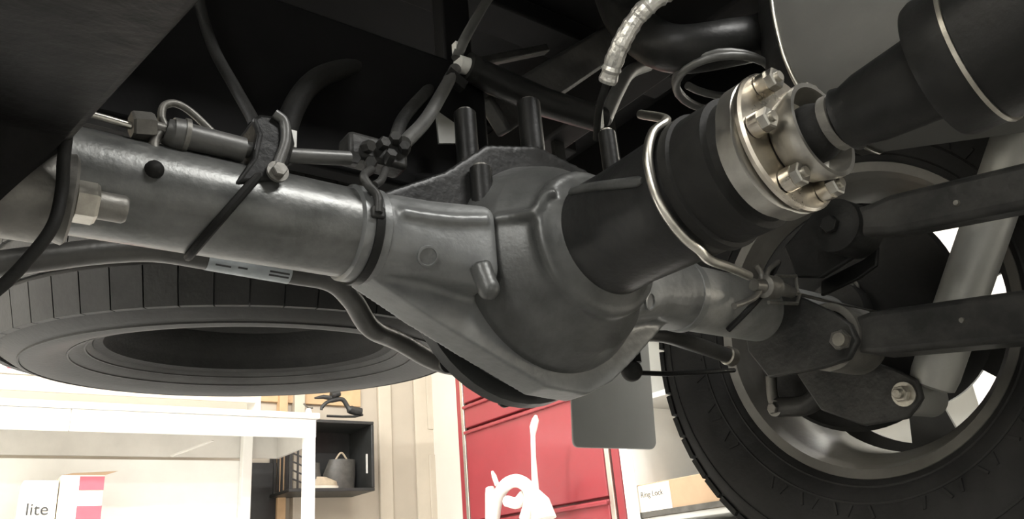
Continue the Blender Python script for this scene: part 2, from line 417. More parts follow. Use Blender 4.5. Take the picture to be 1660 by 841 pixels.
# ---- black crate on the wall with a boot and gear
CY = 4.0
k0, k1 = at(468, 800, y=CY), at(606, 676, y=CY)
cx0, cx1, cz0, cz1, cy0, cy1 = k0.x, k1.x, at(545, 796, y=CY).z, at(560, 681, y=CY).z, CY, CY + .335
cr = thing('milk_crate', 'black plastic milk crate on its side fixed to the wall', 'crate', ((cx0 + cx1) / 2, CY + .14, cz0))
for zz_, nm in ((cz0 + .01, 'bottom_board'), (cz1 - .01, 'top_board')):
    MB().box(((cx0 + cx1) / 2, (cy0 + cy1) / 2, zz_), (cx1 - cx0, cy1 - cy0, .02)).build(nm, 'crate', cr, bevel=.004)
MB().box((cx1 - .01, (cy0 + cy1) / 2, (cz0 + cz1) / 2), (.02, cy1 - cy0, cz1 - cz0 - .04)).build('side_board', 'crate', cr, bevel=.004)
MB().box(((cx0 + cx1) / 2, cy1 - .006, (cz0 + cz1) / 2), (cx1 - cx0 - .04, .012, cz1 - cz0 - .04)).build('back_board', 'crate', cr)
for i in range(6):
    yy = cy0 + .01 + i * (cy1 - cy0 - .02) / 5
    MB().box((cx0 + .008, yy, (cz0 + cz1) / 2), (.012, .014, cz1 - cz0 - .04)).build('side_slat', 'crate', cr)
gx = cx0 + .14
for i in range(4):
    MB().box((cx0 + .016 + i * .04, cy0 + .006, (cz0 + cz1) / 2), (.010, .010, cz1 - cz0 - .04)).build('grid_bar', 'crate', cr)
for i in range(6):
    z0_ = cz0 + .03 + i * .05
    MB().bar((cx0 + .012, cy0 + .008, z0_ + .05), (gx, cy0 + .008, z0_), .008, .008).build('grid_bar', 'crate', cr)
MB().box((cx1 - .045, cy0 + .02, cz0 + .17), (.012, .006, .12)).build('handle_strip', 'cabg', cr)
bt = thing('work_boot', 'tan and dark leather work boot lying inside the crate', 'boot', (cx0 + .24, CY + .12, cz0 + .021))
b0 = V((cx0 + .24, CY + .10, cz0 + .021))
def ell(c, rx, ry, rz=0, n=14): return [V(c) + V((rx * cos(2 * pi * k / n), ry * sin(2 * pi * k / n), 0)) for k in range(n)]
MB().loft([ell(b0 + V((0, 0, .002)), .12, .045), ell(b0 + V((0, 0, .022)), .122, .046)]).build('sole', 'cardw', bt)
MB().loft([ell(b0 + V((0, 0, .023)), .115, .043), ell(b0 + V((.004, 0, .05)), .105, .04), ell(b0 + V((-.03, 0, .075)), .07, .035)]).build('upper', 'tan', bt)
MB().loft([ell(b0 + V((-.05, 0, .06)), .055, .036), ell(b0 + V((-.055, 0, .12)), .05, .036), ell(b0 + V((-.06, 0, .16)), .054, .038)]).build('shaft', 'leather', bt)
tb = thing('canvas_tool_bag', 'dark grey canvas tool bag at the back of the crate', 'bag', (cx1 - .14, CY + .19, cz0 + .021))
MB().loft([ell((cx1 - .15, CY + .20, cz0 + .021), .10, .06), ell((cx1 - .15, CY + .20, cz0 + .13), .11, .06), ell((cx1 - .13, CY + .20, cz0 + .22), .09, .045)]).build('body', 'leather', tb)
MB().tube(crom([(cx1 - .19, CY + .18, cz0 + .21), (cx1 - .15, CY + .17, cz0 + .26), (cx1 - .10, CY + .18, cz0 + .21)]), .006, 8).build('strap', 'tan', tb)
# caulking-gun style trigger tool on top of the crate
G = lambda px, py: at(px, py, y=CY + .08)
tg = thing('spray_gun', 'dark pistol grip spray gun lying on top of the black crate', 'tool', (G(560, 676).x, CY + .08, cz1 + .001))
gp = [G(585, 668), G(567, 663), G(556, 648), G(543, 648), G(530, 652), G(522, 660), G(521, 664)]
MB().tube(crom(gp, 5), [.028] * 6 + [.015] * 12 + [.012] * 8 + [.009] * 5, 12).build('body', 'crate', tg)
MB().tube([G(537, 641), G(550, 637)], .022, 12).build('nozzle_head', 'crate', tg)
MB().tube([G(510, 645), G(524, 643), G(537, 645)], [.006, .014, .016], 10).build('nozzle', 'crate', tg)
MB().tube([G(588, 672), G(575, 675), G(555, 675), G(530, 674)], .008, 8).build('base_foot', 'crate', tg)
# ---- red tool chest on the right wall
FX = 1.97
ya, yb = at(752, 730, x=FX).y + .06, at(1003, 790, x=FX).y - .02
ct = thing('tool_chest', 'large red steel tool chest with full width drawers', 'tool chest', (FX + .25, (ya + yb) / 2, 0))
MB().box((FX + .265, (ya + yb) / 2, .80), (.47, ya - yb, 1.32)).build('body', 'red', ct, bevel=.008)
for yy in (ya - .025, yb + .025): MB().box((FX + .02, yy, .80), (.03, .05, 1.30)).build('corner_post', 'red', ct, bevel=.006)
for yy in (ya - .066, yb + .07): MB().box((FX + .008, yy, .80), (.02, .03, 1.28)).build('edge_trim', 'chrome', ct, bevel=.003)
zl = [.16, .345, at(765, 693, x=FX).z, at(768, 650, x=FX).z, 1.14, 1.30, 1.42]
for a_, b_ in zip(zl[:-1], zl[1:]):
    dr = MB().box((FX + .008, (ya + yb) / 2 - .0, (a_ + b_) / 2), (.022, ya - yb - .18, b_ - a_ - .012)).build('drawer', 'red', ct, bevel=.005)
    MB().box((FX - .010, (ya + yb) / 2, b_ - .02), (.016, ya - yb - .18, .018)).build('pull_rail', 'red', dr, bevel=.004)
for lx in (FX + .08, FX + .44):
    for ly in (ya - .1, yb + .1):
        MB().lathe([(-.02, .06), (.02, .06)], (lx, ly, .062), (0, 1, 0), 18).build('caster', 'rubber', ct)
MB().box((FX + .265, (ya + yb) / 2, .13), (.40, ya - yb - .05, .03)).build('caster_plate', 'darkgap', ct)
# ---- white garden sprayer with wand in front of the chest
SX = 1.72
Q = lambda px, py: at(px, py, x=SX)
sp = thing('pump_sprayer', 'white plastic pump sprayer jug with loop handle before red chest', 'sprayer', (SX, Q(835, 841).y, 0))
c = Q(832, 841); R_ = .13
MB().lathe([(0, .10), (.01, .115), (.15, .125), (.19, .115), (.215, .07), (.23, .045), (.25, .045)], (SX, c.y, 0), (0, 0, 1), 28).build('tank', 'white', sp)
hp = [Q(800, 841), Q(806, 808), Q(820, 786), Q(838, 779), Q(856, 790), Q(860, 812), Q(852, 841)]
MB().tube(crom(hp, 6), .030, 12).build('loop_handle', 'white', sp)
MB().tube(crom([Q(822, 812), Q(838, 815), Q(850, 803)], 5), .026, 12).build('grip_bridge', 'white', sp)
MB().tube([Q(797, 841), Q(796, 800), Q(794, 790)], [.03, .028, .02], 12).build('pump_tube', 'white', sp)
MB().tube([Q(806, 786), Q(801, 772), Q(798, 764)], [.012, .012, .006], 10).build('pump_lever', 'white', sp)
wd = [Q(872, 841), Q(868, 792), Q(865, 740), Q(864, 705)]
MB().tube(wd, [.03, .016, .011, .011], 12).build('wand', 'white', sp)
MB().tube([Q(864, 706), Q(865, 692), Q(868, 680), Q(869, 673)], [.011, .018, .016, .006], 12).build('wand_tip', 'white', sp)
MB().tube([Q(884, 841), Q(878, 812), Q(868, 795)], [.05, .035, .015], 14).build('trigger_grip', 'white', sp)
# ---- white cabinet and shelf box right of the chest
wc = thing('storage_cabinet', 'open grey and white storage cabinet right of the red chest', 'cabinet', (2.28, .95, 0))
cya, cyb = yb - .05, .35
MB().box((2.49, (cya + cyb) / 2, .75), (.02, cya - cyb, 1.5)).build('back_panel', 'cabg', wc)
MB().box((2.22, cya - .02, .75), (.52, .04, 1.5)).build('side_panel', 'benchw', wc, bevel=.004)
MB().box((1.945, cya - .025, .75), (.03, .05, 1.5)).build('front_frame', 'benchw', wc, bevel=.004)
MB().box((2.22, cyb, .75), (.52, .04, 1.5)).build('side_panel', 'benchw', wc, bevel=.004)
zsh = at(1090, 833, x=1.97).z
for zz_ in (.10, zsh - .012, .72, 1.10, 1.49):
    MB().box((2.22, (cya + cyb) / 2, zz_), (.50, cya - cyb - .08, .024)).build('shelf', 'cabg', wc, bevel=.003)
b0_, b1_ = at(1033, 835, x=1.97), at(1250, 790, x=1.97)
hb = at(1033, 787, x=1.97).z - zsh
cb = thing('cardboard_box', 'tan cardboard box with white label on the cabinet shelf', 'box', (2.07, (b0_.y + b1_.y) / 2, zsh + .001))
MB().box((2.07, (b0_.y + b1_.y) / 2, zsh + .001 + hb / 2), (.2, b0_.y - b1_.y, hb)).build('box', 'card', cb, bevel=.003)
lb_ = at(1088, 800, x=1.97)
lab = MB().box((1.968, (b0_.y + lb_.y) / 2, zsh + hb / 2), (.003, b0_.y - lb_.y - .004, hb * .94)).build('label_patch', 'cardw', cb)
text('Ring Lock', .032, 'leather', cb, (1.9655, (b0_.y + lb_.y) / 2, zsh + hb * .68), RXM)
MB().box((1.967, (b0_.y + b1_.y) / 2, zsh + .012), (.006, b0_.y - b1_.y, .022)).build('tray_lip', 'leather', cb)

# ================================================================== THE TRUCK: REAR AXLE
ax = thing('rear_axle', 'dark grey rear axle housing with differential bulb and tubes', 'axle', (PX, 0, .25))
xL, xR = -.66, .62
RT_ = .0455
MB().lathe([(xL, RT_ - .002), (xL, RT_), (-.17, RT_)], (0, 0, AZ), (1, 0, 0), 48).build('axle_tube', 'tube', ax)
MB().lathe([(.24, RT_), (xR, RT_)], (0, 0, AZ), (1, 0, 0), 48).build('axle_tube', 'tube_lit', ax)
for x0, x1 in ((-.212, -.178), (.275, .292)):
    MB().lathe([(x0, RT_ - .001), (x0 + .003, RT_ + .004), (x1 - .003, RT_ + .004), (x1, RT_ - .001)], (0, 0, AZ), (1, 0, 0), 48).build('weld_collar', 'cast', ax)
MB().lathe([(-.199, RT_ + .003), (-.199, RT_ + .0065), (-.190, RT_ + .0065), (-.190, RT_ + .003)], (0, 0, AZ), (1, 0, 0), 48).build('band_clamp', 'black', ax)
h = MB(); hc = MB()
hc.lathe([(-.06, .0), (-.06, .128), (-.02, .132), (.02, .127), (.05, .113), (.070, .096), (.080, .087), (.088, .085), (.096, .082), (.102, .075), (.112, .062), (.13, .055), (.13, .0)], (PX, 0, PZ), (0, -1, 0), 56)
bot = [(-.19, .354), (-.126, .321), (-.067, .294), (.024, .2545), (.084, .250), (.125, .268), (.165, .297), (.262, .374)]
top = [(.262, .43), (.19, .51), (.13, .55), (.05, .565), (-.03, .545), (-.09, .495), (-.19, .446)]
h.prism([(x, -.012, z) for x, z in bot + [(.262, .42), (-.19, .42)]], (0, .042, 0))
hu = MB(); hu.prism([(x, -.010, z) for x, z in [(-.17, .40), (.25, .40)] + top[:-1] + [(-.17, .45)]], (0, .038, 0))
def rr(x, y0, y1, z0, z1, n=6, r=.02):
    out = []
    for cy_, cz_, q in ((y1 - r, z1 - r, 0), (y0 + r, z1 - r, pi / 2), (y0 + r, z0 + r, pi), (y1 - r, z0 + r, 1.5 * pi)):
        for i in range(n): a_ = q + (pi / 2) * i / (n - 1); out.append(V((x, cy_ + r * cos(a_), cz_ + r * sin(a_))))
    return out
rt = .047
h.loft([rr(-.185, -rt, rt, AZ - rt, AZ + rt, 6, rt * .98), rr(-.13, -.053, .05, .353, .440, 6, .03), rr(-.074, -.064, .05, .345, .436, 6, .016), rr(-.066, -.062, .05, .347, .434, 6, .016)])
h.loft([rr(.12, -.07, .05, .33, .47, 6, .02), rr(.20, -.058, .05, .35, .452, 6, .03), rr(.285, -rt, rt, AZ - rt, AZ + rt, 6, rt * .98)])
hc.tube([(PX + .0765 * cos(2 * pi * k / 48), -.090, PZ + .0765 * sin(2 * pi * k / 48)) for k in range(48)], .0105, 12, closed=True)
hc.sphere(at(792, 468, y=-.074), .012, 8)
hc.tube([at(792, 468, y=-.074), at(778, 430, y=-.066)], [.011, .012], 12)
for pts, r_ in (([(648, 345), (690, 352), (740, 357), (790, 357)], .0065),):
    tmp = remesh(h, 'tmp_casting', 'cast', ax, .006, 2)
    P = [surf(tmp, *p) for p in pts]; P = crom([p for p in P if p is not None], 4)
    h.tube(P, r_, 10)
surf.c.clear(); bpy.data.objects.remove(tmp)
tmp = remesh(hc, 'tmp_casting', 'cast', ax, .006, 2)
for pts, r_ in (([(800, 357), (835, 352), (872, 344)], .0065), ([(872, 340), (884, 318), (900, 314)], .0065)):
    P = [surf(tmp, *p) for p in pts]; P = crom([p for p in P if p is not None], 4)
    if len(P) > 1: hc.tube(P, r_, 10)
surf.c.clear(); bpy.data.objects.remove(tmp)
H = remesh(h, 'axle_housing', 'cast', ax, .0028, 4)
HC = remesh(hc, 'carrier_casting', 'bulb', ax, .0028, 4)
remesh(hu, 'housing_top', 'carrier', ax, .003, 4)  # split off so the shade colour covers only the top
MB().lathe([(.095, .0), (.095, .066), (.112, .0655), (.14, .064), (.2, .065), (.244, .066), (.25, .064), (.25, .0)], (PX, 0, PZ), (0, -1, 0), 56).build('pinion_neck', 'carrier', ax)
PN = bpy.data.objects['pinion_neck']
P = [surf(PN, *p) for p in ((925, 312), (945, 307), (965, 303), (990, 300), (1015, 297), (1042, 293))]; P = crom([p for p in P if p is not None], 4)
if len(P) > 2: MB().tube(P, [.003] + [.0055] * (len(P) - 2) + [.003], 10).build('casting_rib', 'bulb', ax)
# rear cover
cv = MB().lathe([(.02, .128), (.055, .130), (.058, .148), (.072, .150), (.078, .146), (.082, .128), (.118, .108), (.138, .07), (.145, .0)], (PX, 0, PZ), (0, 1, 0), 48)
cv.build('rear_cover', 'castd', ax)
for k in range(10):
    a = 2 * pi * k / 10 + .2
    bolt('cover_bolt', (PX + .139 * cos(a), .080, PZ + .139 * sin(a)), (0, 1, 0), ax, .007, .007, 'castd')
for px, py in ((693, 415), (1052, 488)):
    p = surf(H, px, py)
    if p is not None:
        nrm = (surf(H, px, py, 1) - p)
        MB().lathe([(-.004, .011), (.0025, .011), (.003, .009), (.001, .0085), (.001, 0)], p, nrm, 20).build('drain_plug', 'cast', ax)
# studs and breather on top of the carrier
for px, py, top_, r in ((757, 235, 185, .014), (783, 330, 275, .013), (870, 300, 172, .016), (990, 262, 218, .012)):
    y_ = .03 if top_ < 200 else -.02
    a_, b_ = at(px, py, y=y_), at(px, top_, y=y_)
    b_ = V((a_.x, a_.y, b_.z)); 
    MB().tube([a_ - V((0, 0, .03)), b_], r, 14).build('carrier_stud', 'black', ax)
    MB().lathe([(0, r * .7), (.004, r * .7), (.006, r * .4)], b_, (0, 0, 1), 14).build('stud_cap', 'zinc' if px > 900 else 'bracket', ax)
# arm bolts at the left end
LB = at(118, 325, y=-.09)
MB().prism([LB + V((-.008, y_, z_)) for y_, z_ in ((-.026, -.018), (0, -.030), (.05, -.02), (.08, .05), (.05, .085), (.0, .05), (-.026, .018))], (-.006, 0, 0)).build('arm_bracket', 'bracket', ax, bevel=.002)
MB().lathe([(-.010, .031), (-.003, .033), (-.001, .031)], LB, (1, 0, 0), 28).build('flange_washer', 'bracket', ax)
MB().hexa(LB, (1, 0, 0), .0155, .016).build('arm_bolt_nut', 'zinc', ax, 25)
MB().lathe([(0, .0105), (.018, .0105), (.0205, .009)], LB + V((.015, 0, 0)), (1, 0, 0), 20).build('bolt_thread', 'bracket', ax)

# ---- pinion flange + drive shaft
df = thing('pinion_flange', 'machined steel pinion flange with black dust shield and bolts', 'flange', (PX, -.29, PZ - .07))
MB().lathe([(.25, .062), (.252, .069), (.262, .069), (.264, .0655), (.300, .0655), (.303, .060), (.315, .058), (.315, 0)], (PX, 0, PZ), (0, -1, 0), 56).build('dust_shield', 'rubber', df)
fl = []
for k in range(72):
    a = 2 * pi * k / 72
    r = .0655 + .008 * max(0, cos(2 * (a - radians(38)))) ** 1
    fl.append((a, r))
yoke = MB().loft([[V((PX + (r * s_) * cos(a), y_, PZ + (r * s_) * sin(a))) for a, r in fl] for y_, s_ in ((-.3155, .93), (-.318, 1), (-.334, 1), (-.336, .96))])
yoke.build('companion_flange', 'alum', df)
MB().lathe([(.3365, .058), (.339, .0665), (.3425, .0665), (.345, .0645), (.346, .040), (.346, 0)], (PX, 0, PZ), (0, -1, 0), 64).build('flange_plate', 'machined', df)
for k in range(6):
    a = radians(63 + 60 * k)
    c = V((PX + .0525 * cos(a), -.346, PZ + .0525 * sin(a)))
    bo = MB().lathe([(0, .0105), (.010, .0105)], c, (0, -1, 0), 16).build('flange_bolt', 'machined', df)
    MB().hexa(c + V((0, -.009, 0)), (0, -1, 0), .010, .009).build('bolt_nut', 'alum', bo, 25)
    MB().lathe([(0, .0045), (.003, .0045)], c + V((0, -.018, 0)), (0, -1, 0), 12).build('bolt_end', 'zinc', bo)
ds = thing('drive_shaft', 'black tubular drive shaft leading forward from the pinion', 'drive shaft', (PX, -.45, PZ - .07))
MB().lathe([(.347, .034), (.352, .038), (.372, .0435), (.377, .0435), (.377, .0395), (.357, .036), (.354, .0)], (PX, 0, PZ - .006), (0, -1, 0), 48).build('joint_cup', 'alum', ds)
MB().lathe([(.355, .026), (.372, .026), (.385, .021), (.392, .020)], (PX, 0, PZ - .006), (0, -1, 0), 32).build('joint_boot', 'rubber', ds)
MB().lathe([(.386, .0205), (.386, .0245), (.394, .0245), (.395, .0205)], (PX, 0, PZ - .006), (0, -1, 0), 32).build('boot_clamp', 'bracket', ds)
MB().lathe([(.394, .022), (.398, .028), (.404, .026), (.42, .030), (.462, .034), (.474, .036), (.476, .054), (.481, .056), (.505, .056)], (PX, 0, PZ - .008), (0, -1, 0), 48).build('shaft_taper', 'black', ds)
MB().lathe([(.5045, .055), (.5045, .0580), (.5075, .0580), (.5075, .055)], (PX, 0, PZ - .008), (0, -1, 0), 48).build('shaft_weld_ring', 'zinc', ds)
MB().lathe([(.508, .0565), (1.9, .0565)], (PX, 0, PZ - .008), (0, -1, 0), 48).build('shaft_tube', 'black', ds)

# ---- bent brake hard line hugging the pinion neck
N_ = []
for a in (120, 145, 170, 195, 215, 235, 252):
    a = radians(a); N_.append(V((PX + .0735 * cos(a), -.245, PZ + .0735 * sin(a))))
N_ = [V((.03, -.20, .50))] + N_ + [at(1150, 421, y=-.235), at(1185, 434, y=-.22), at(1214, 447, y=-.20)]
tag(MB().tube(crom(N_, 6), .0048, 12).build('brake_hard_line', 'wirelt', None), 'bare metal brake line curved under the pinion neck', 'brake line')

# ---- rubber parts on the left tube: brake line, fitting, sleeve, clip block
Y0 = -.03
L_ = lambda px, py, y=Y0: at(px, py, y=y)
bl = thing('brake_line', 'thin steel brake line with hex fitting above the left axle tube', 'brake line', L_(300, 235))
MB().tube([L_(120, 178), L_(165, 190), L_(213, 204)], .0032, 10).build('steel_pipe', 'wirelt', bl)
d_ = (L_(252, 206) - L_(212, 203)).normalized()
MB().hexa(L_(212, 203), d_, .0125, .019).build('hex_fitting', 'bracket', bl, 25)
MB().tube([L_(246, 205), L_(272, 213)], .006, 12).build('pipe_neck', 'bracket', bl)
MB().tube([L_(268, 212), L_(278, 216), L_(279, 216.5), L_(302, 221), L_(303, 221), L_(395, 243)], [.011, .013, .0145, .0145, .012, .0115], 18).build('hose_crimp', 'greyhose', bl)
MB().tube([L_(296, 219), L_(304, 221)], .0155, 18).build('crimp_ring', 'bracket', bl)
MB().tube(crom([L_(345, 215), L_(310, 182), L_(285, 168), L_(266, 172), L_(262, 190), L_(268, 205)], 6), .0035, 10).build('spring_clip', 'bracket', bl)
MB().tube(crom([L_(268, 205), L_(252, 225), L_(250, 243), L_(262, 256), L_(285, 264)], 6), .0045, 10).build('spring_clip', 'bracket', bl)
MB().tube([L_(395, 242), L_(470, 252), L_(566, 257)], .0075, 14).build('rubber_hose', 'greyhose', bl)
MB().sphere(L_(250, 275, -.045), .008, 8).build('rubber_bumper', 'rubber', bl)
cl = thing('cable_clip', 'black plastic cable clip block strapped onto the left axle tube', 'clip', L_(420, 300))
pc = [L_(368, 312), L_(400, 268), L_(408, 232), L_(398, 206), L_(410, 198), L_(440, 202), L_(462, 216), L_(468, 245), L_(458, 278), L_(440, 302)]
MB().prism([V((q.x, -.048, q.z)) for q in pc], (0, .05, 0)).build('block', 'black', cl, bevel=.004)
MB().tube(crom([V((q.x, -.05, q.z)) for q in (L_(432, 200), L_(448, 214), L_(450, 245), L_(440, 275), L_(434, 296))], 5), .005, 10).build('clip_loop', 'greyhose', cl)
bolt('clip_screw', V((L_(436, 294).x, -.05, L_(436, 294).z)), (0, -1, 0), cl, .007, .006, 'bracket')
MB().box(V((L_(469, 228).x, -.03, L_(469, 228).z)), (.010, .012, .018)).build('white_tab', 'tape', cl)
band = []
for k in range(40):
    q = 2 * pi * k / 40
    band.append(V((-.325 + .030 * sin(q) , (RT_ + .0025) * -cos(q), AZ + (RT_ + .0025) * sin(q))))
MB().tube(band, .0042, 8, closed=True).build('strap', 'rubber', cl)
# left foreground strap hose
hs = thing('vent_hose', 'thin black rubber hose hanging across the left axle bracket', 'hose', at(60, 440, d=.52))
MB().tube(crom([at(108, 215, d=.53), at(103, 262, d=.53), at(100, 310, d=.53), at(86, 365, d=.52), at(50, 415, d=.51), at(0, 466, d=.50), at(-60, 505, d=.49), at(-130, 520, d=.49), at(-185, 480, d=.50), at(-200, 400, d=.51)], 6), .0042, 10).build('hose_run', 'rubber', hs)

# ---- junction block on the tube
jb = thing('brake_junction', 'greasy brake junction block with pipe nuts above the axle', 'junction block', L_(605, 270))
MB().box(L_(605, 252, 0), (.07, .03, .03)).build('block', 'dusty', jb, bevel=.005)
for px, py in ((570, 262), (590, 240), (615, 238), (640, 232), (655, 246), (600, 268), (628, 262)):
    c = L_(px, py, -.012); MB().hexa(c, V((random.uniform(-.5, .5), -1, random.uniform(-.3, .5))), .0068, .014).build('pipe_nut', 'dusty', jb, 25)
MB().tube(crom([L_(602, 275, -.03), L_(590, 285, -.045), L_(597, 300, -.05), L_(612, 318, -.052), L_(613, 345, -.053)], 5), .0045, 10).build('hanger_hook', 'dusty', jb)
MB().tube(crom([L_(625, 275, -.03), L_(618, 292, -.045), L_(607, 300, -.05)], 5), .004, 10).build('hanger_hook', 'dusty', jb)
MB().box(L_(612, 345, -.050), (.014, .008, .012)).build('clamp_lug', 'dusty', jb, bevel=.002)
MB().tube(crom([L_(655, 232, .0), L_(690, 195, .03), L_(720, 145, .06), L_(738, 112, .08)], 6), .0085, 12).build('hose', 'greyhose', jb)
MB().tube(crom([L_(640, 228, .03), L_(655, 190, .06), L_(690, 150, .10), L_(700, 140, .125)], 6), .008, 12).build('hose', 'dusty', jb)

# ---- sleeved hose with white end tape
Y1 = .08
sh = thing('sleeved_hose', 'black rubber sleeved hose with white taped end above axle', 'hose', at(870, 180, y=Y1))
MB().tube([at(766, 112, y=Y1), at(800, 130, y=Y1), at(880, 165, y=Y1), at(974, 194, y=Y1)], [.019, .021, .0215, .0205], 24).build('sleeve', 'black', sh)
MB().tube([at(757, 108, y=Y1), at(770, 114, y=Y1)], .021, 20).build('end_collar', 'rubber', sh)
MB().tube([at(742, 103, y=Y1), at(758, 108, y=Y1)], .0125, 18).build('white_end', 'tape', sh)
MB().box(at(742, 82, y=Y1), (.012, .01, .022)).build('tape_tab', 'tape', sh)
MB().bar(at(724, 118, y=Y1 - .01), at(752, 142, y=Y1 - .01), .012, .016).build('hose_clip', 'black', sh)
MB().tube([at(971, 172, y=Y1 - .02), at(973, 205, y=Y1 - .02)], .006, 12).build('white_tape', 'tape', sh)
MB().tube(crom([at(740, 95, y=Y1), at(755, 60, y=Y1), at(790, 0, y=Y1 + .05), at(820, -40, y=Y1 + .1)], 6), .0075, 12).build('upper_hose', 'greyhose', sh)
# ---- foil wrapped hose
fo = thing('foil_wrapped_hose', 'silver foil wrapped flexible hose dropping from the upper right', 'hose', at(985, 135, y=.05))
fp = crom([at(1110, -30, d=1.0), at(1062, 0, d=1.0), at(1030, 32, d=1.01), at(1003, 80, d=1.02), at(984, 134, d=1.04)], 10)
MB().tube(fp, [.0122 + .0012 * random.uniform(-1, 1) for _ in fp], 14).build('foil_sleeve', 'foil', fo, 20)
MB().tube(crom([at(985, 130, d=1.04), at(975, 160, d=1.05), at(969, 190, d=1.07), at(967, 225, d=1.1)], 5), .005, 12).build('inner_hose', 'rubber', fo)
# ---- second wrapped hose, darker
tag(MB().tube(crom([at(1050, 105, y=.09), at(1020, 118, y=.09), at(1000, 150, y=.09), at(980, 195, y=.09)], 8), .012, 12).build('corrugated_hose', 'greyhose', None), 'dull grey hose just behind the foil wrapped hose', 'hose')
# coil of hose above the pinion
cc = []
for k in range(60):
    q = 2 * pi * k / 26
    cc.append(at(1180, 150, y=-.10) + V((.085 * cos(q), .06 * sin(q), .012 * sin(q * .5) + .0006 * k)))
tag(MB().tube(cc, .0058, 10).build('hose_coil', 'greyhose', None), 'loops of dark hose coiled above the pinion neck', 'hose')
tag(MB().tube(crom([at(455, 260, y=.08), at(470, 190, y=.08), at(500, 140, y=.08), at(545, 115, y=.10), at(620, 108, y=.14)], 8), .013, 14).build('vent_pipe', 'rubber', None), 'dark arched vent pipe behind the left axle tube', 'pipe')
tag(MB().tube(crom([at(300, -120, y=.08), at(322, 0, y=.07), at(345, 75, y=.05), at(380, 140, y=.02), at(408, 190, y=-.01), at(412, 205, y=-.02)], 6), .006, 12).build('sensor_cable', 'rubber', None), 'thin black sensor cable dropping into the cable clip', 'cable')
tag(MB().prism([at(707, 178, y=.07), at(738, 200, y=.07), at(738, 232, y=.07), at(712, 232, y=.07)], (0, .003, 0)).build('metal_tab', 'shock', None), 'pale sheet metal tab behind the brake hose', 'tab')

# ---- stabiliser bar behind the axle
sb = thing('stabiliser_bar', 'dark bent stabiliser bar with paper sticker behind the axle', 'stabiliser bar', (0, .13, .3))
Y2 = .12
sp_ = [V((-.605, -.06, .335)), V((-.605, .02, .335)), V((-.59, .10, .352)), V((-.55, Y2, .362)), at(-60, 432, y=Y2), at(60, 420, y=Y2), at(160, 408, y=Y2), at(250, 405, y=Y2), at(335, 418, y=Y2), at(470, 442, y=Y2), at(535, 455, y=Y2), at(570, 485, y=Y2 + .01), at(600, 530, y=Y2 + .03), at(645, 552, y=Y2 + .06),
       V((.05, .21, .335)), V((.20, .19, .345)), V((.30, .15, .385)), at(1065, 541, y=Y2), at(1120, 556, y=Y2), at(1188, 579, y=Y2)]
MB().tube(crom(sp_, 7), .0125, 18).build('bar', 'sway', sb)
a_, b_ = at(335, 418, y=Y2), at(468, 441.5, y=Y2)
ds_ = (b_ - a_)
MB().lathe([(0, .0130), (ds_.length, .0130)], a_, ds_, 24).build('sticker', 'sticker', sb)
_ud = ds_.normalized()
_tc = (CAM - (a_ + b_) / 2); _tc = (_tc - _ud * _tc.dot(_ud)).normalized(); _sd = _ud.cross(_tc).normalized()
_sd = _sd if _sd.z > 0 else -_sd
for f_, w_, v_, h_ in ((.06, .020, .006, .006), (.30, .026, .0065, .006), (.72, .020, .004, .0018), (.82, .003, .006, .005), (.72, .022, -.002, .002), (.72, .022, -.006, .002), (.34, .010, -.004, .002), (.08, .016, -.005, .0018)):
    n_ = (_tc * math.sqrt(max(0, .0131 ** 2 - v_ ** 2)) + _sd * v_)
    c = a_ + ds_ * f_ + n_
    MB().bar(c, c + _ud * w_, h_, .0006, n_).build('sticker_print', 'ink', sb)
MB().lathe([(-.012, .0135), (-.010, .0155), (.004, .0155), (.006, .0135)], at(1185, 578, y=Y2), (at(1188, 579, y=Y2) - at(1120, 556, y=Y2)), 24).build('end_band', 'zinc', sb)
kb = thing('rubber_ball_joint', 'black round ball joint on a thin link behind the differential', 'ball joint', at(1025, 600, y=.16))
MB().sphere(at(1024, 601, y=.16), .0165, 12, (1, 1, 1)).build('ball', 'rubber', kb)
MB().lathe([(-.012, .008), (.02, .008)], at(1030, 575, y=.16), (0, 0, 1), 14).build('stud', 'rubber', kb)
MB().tube([at(1030, 604, y=.16), at(1080, 606, y=.17), at(1190, 600, y=.20)], .004, 10).build('link_rod', 'black', kb)

# ---- lower and upper trailing arms
def arm(name, label, a, b, w_, h_, parentloc):
    t = thing(name, label, 'arm', parentloc, 'trailing arms'); return t
AR = V((.5, -.093, .335))
# right lower arm
ta = thing('trailing_arm', 'dark lower trailing arm running to the right wheel side bracket', 'arm', AR, 'trailing arms')
fa = at(1655, 517, x=.5); dr_ = (fa - AR).normalized()
def boxarm(a, d, l, w_, h_, x0, x1):
    side = V((1, 0, 0)); u = side.cross(d).normalized(); u = u if u.z > 0 else -u
    rings = []
    for s_, k in ((.0, .7), (.035, .8), (.06, 1), (l, 1.05)):
        c = a + d * s_
        hh = h_ / 2 * k
        rings.append([c + V((x0, 0, 0)) - u * hh, c + V((x1, 0, 0)) - u * hh, c + V((x1, 0, 0)) + u * hh, c + V((x0, 0, 0)) + u * hh])
    return MB().loft(rings)
boxarm(AR, dr_, .75, .05, .058, -.03, .03).build('arm_beam', 'dusty', ta, bevel=.008, seg=3)
MB().lathe([(-.036, .037), (-.036, .047), (.036, .047), (.036, .037)], AR, (1, 0, 0), 40, closed=True).build('bushing_sleeve', 'bracket', ta)
MB().lathe([(-.034, .0), (-.034, .012), (-.030, .030), (-.033, .036), (-.03, .0375), (.03, .0375), (.034, 0)], AR, (1, 0, 0), 40).build('rubber_bushing', 'rubber', ta)
bt_ = MB().lathe([(-.040, .020), (-.036, .020)], AR, (1, 0, 0), 24).build('bolt_washer', 'bracket', ta)
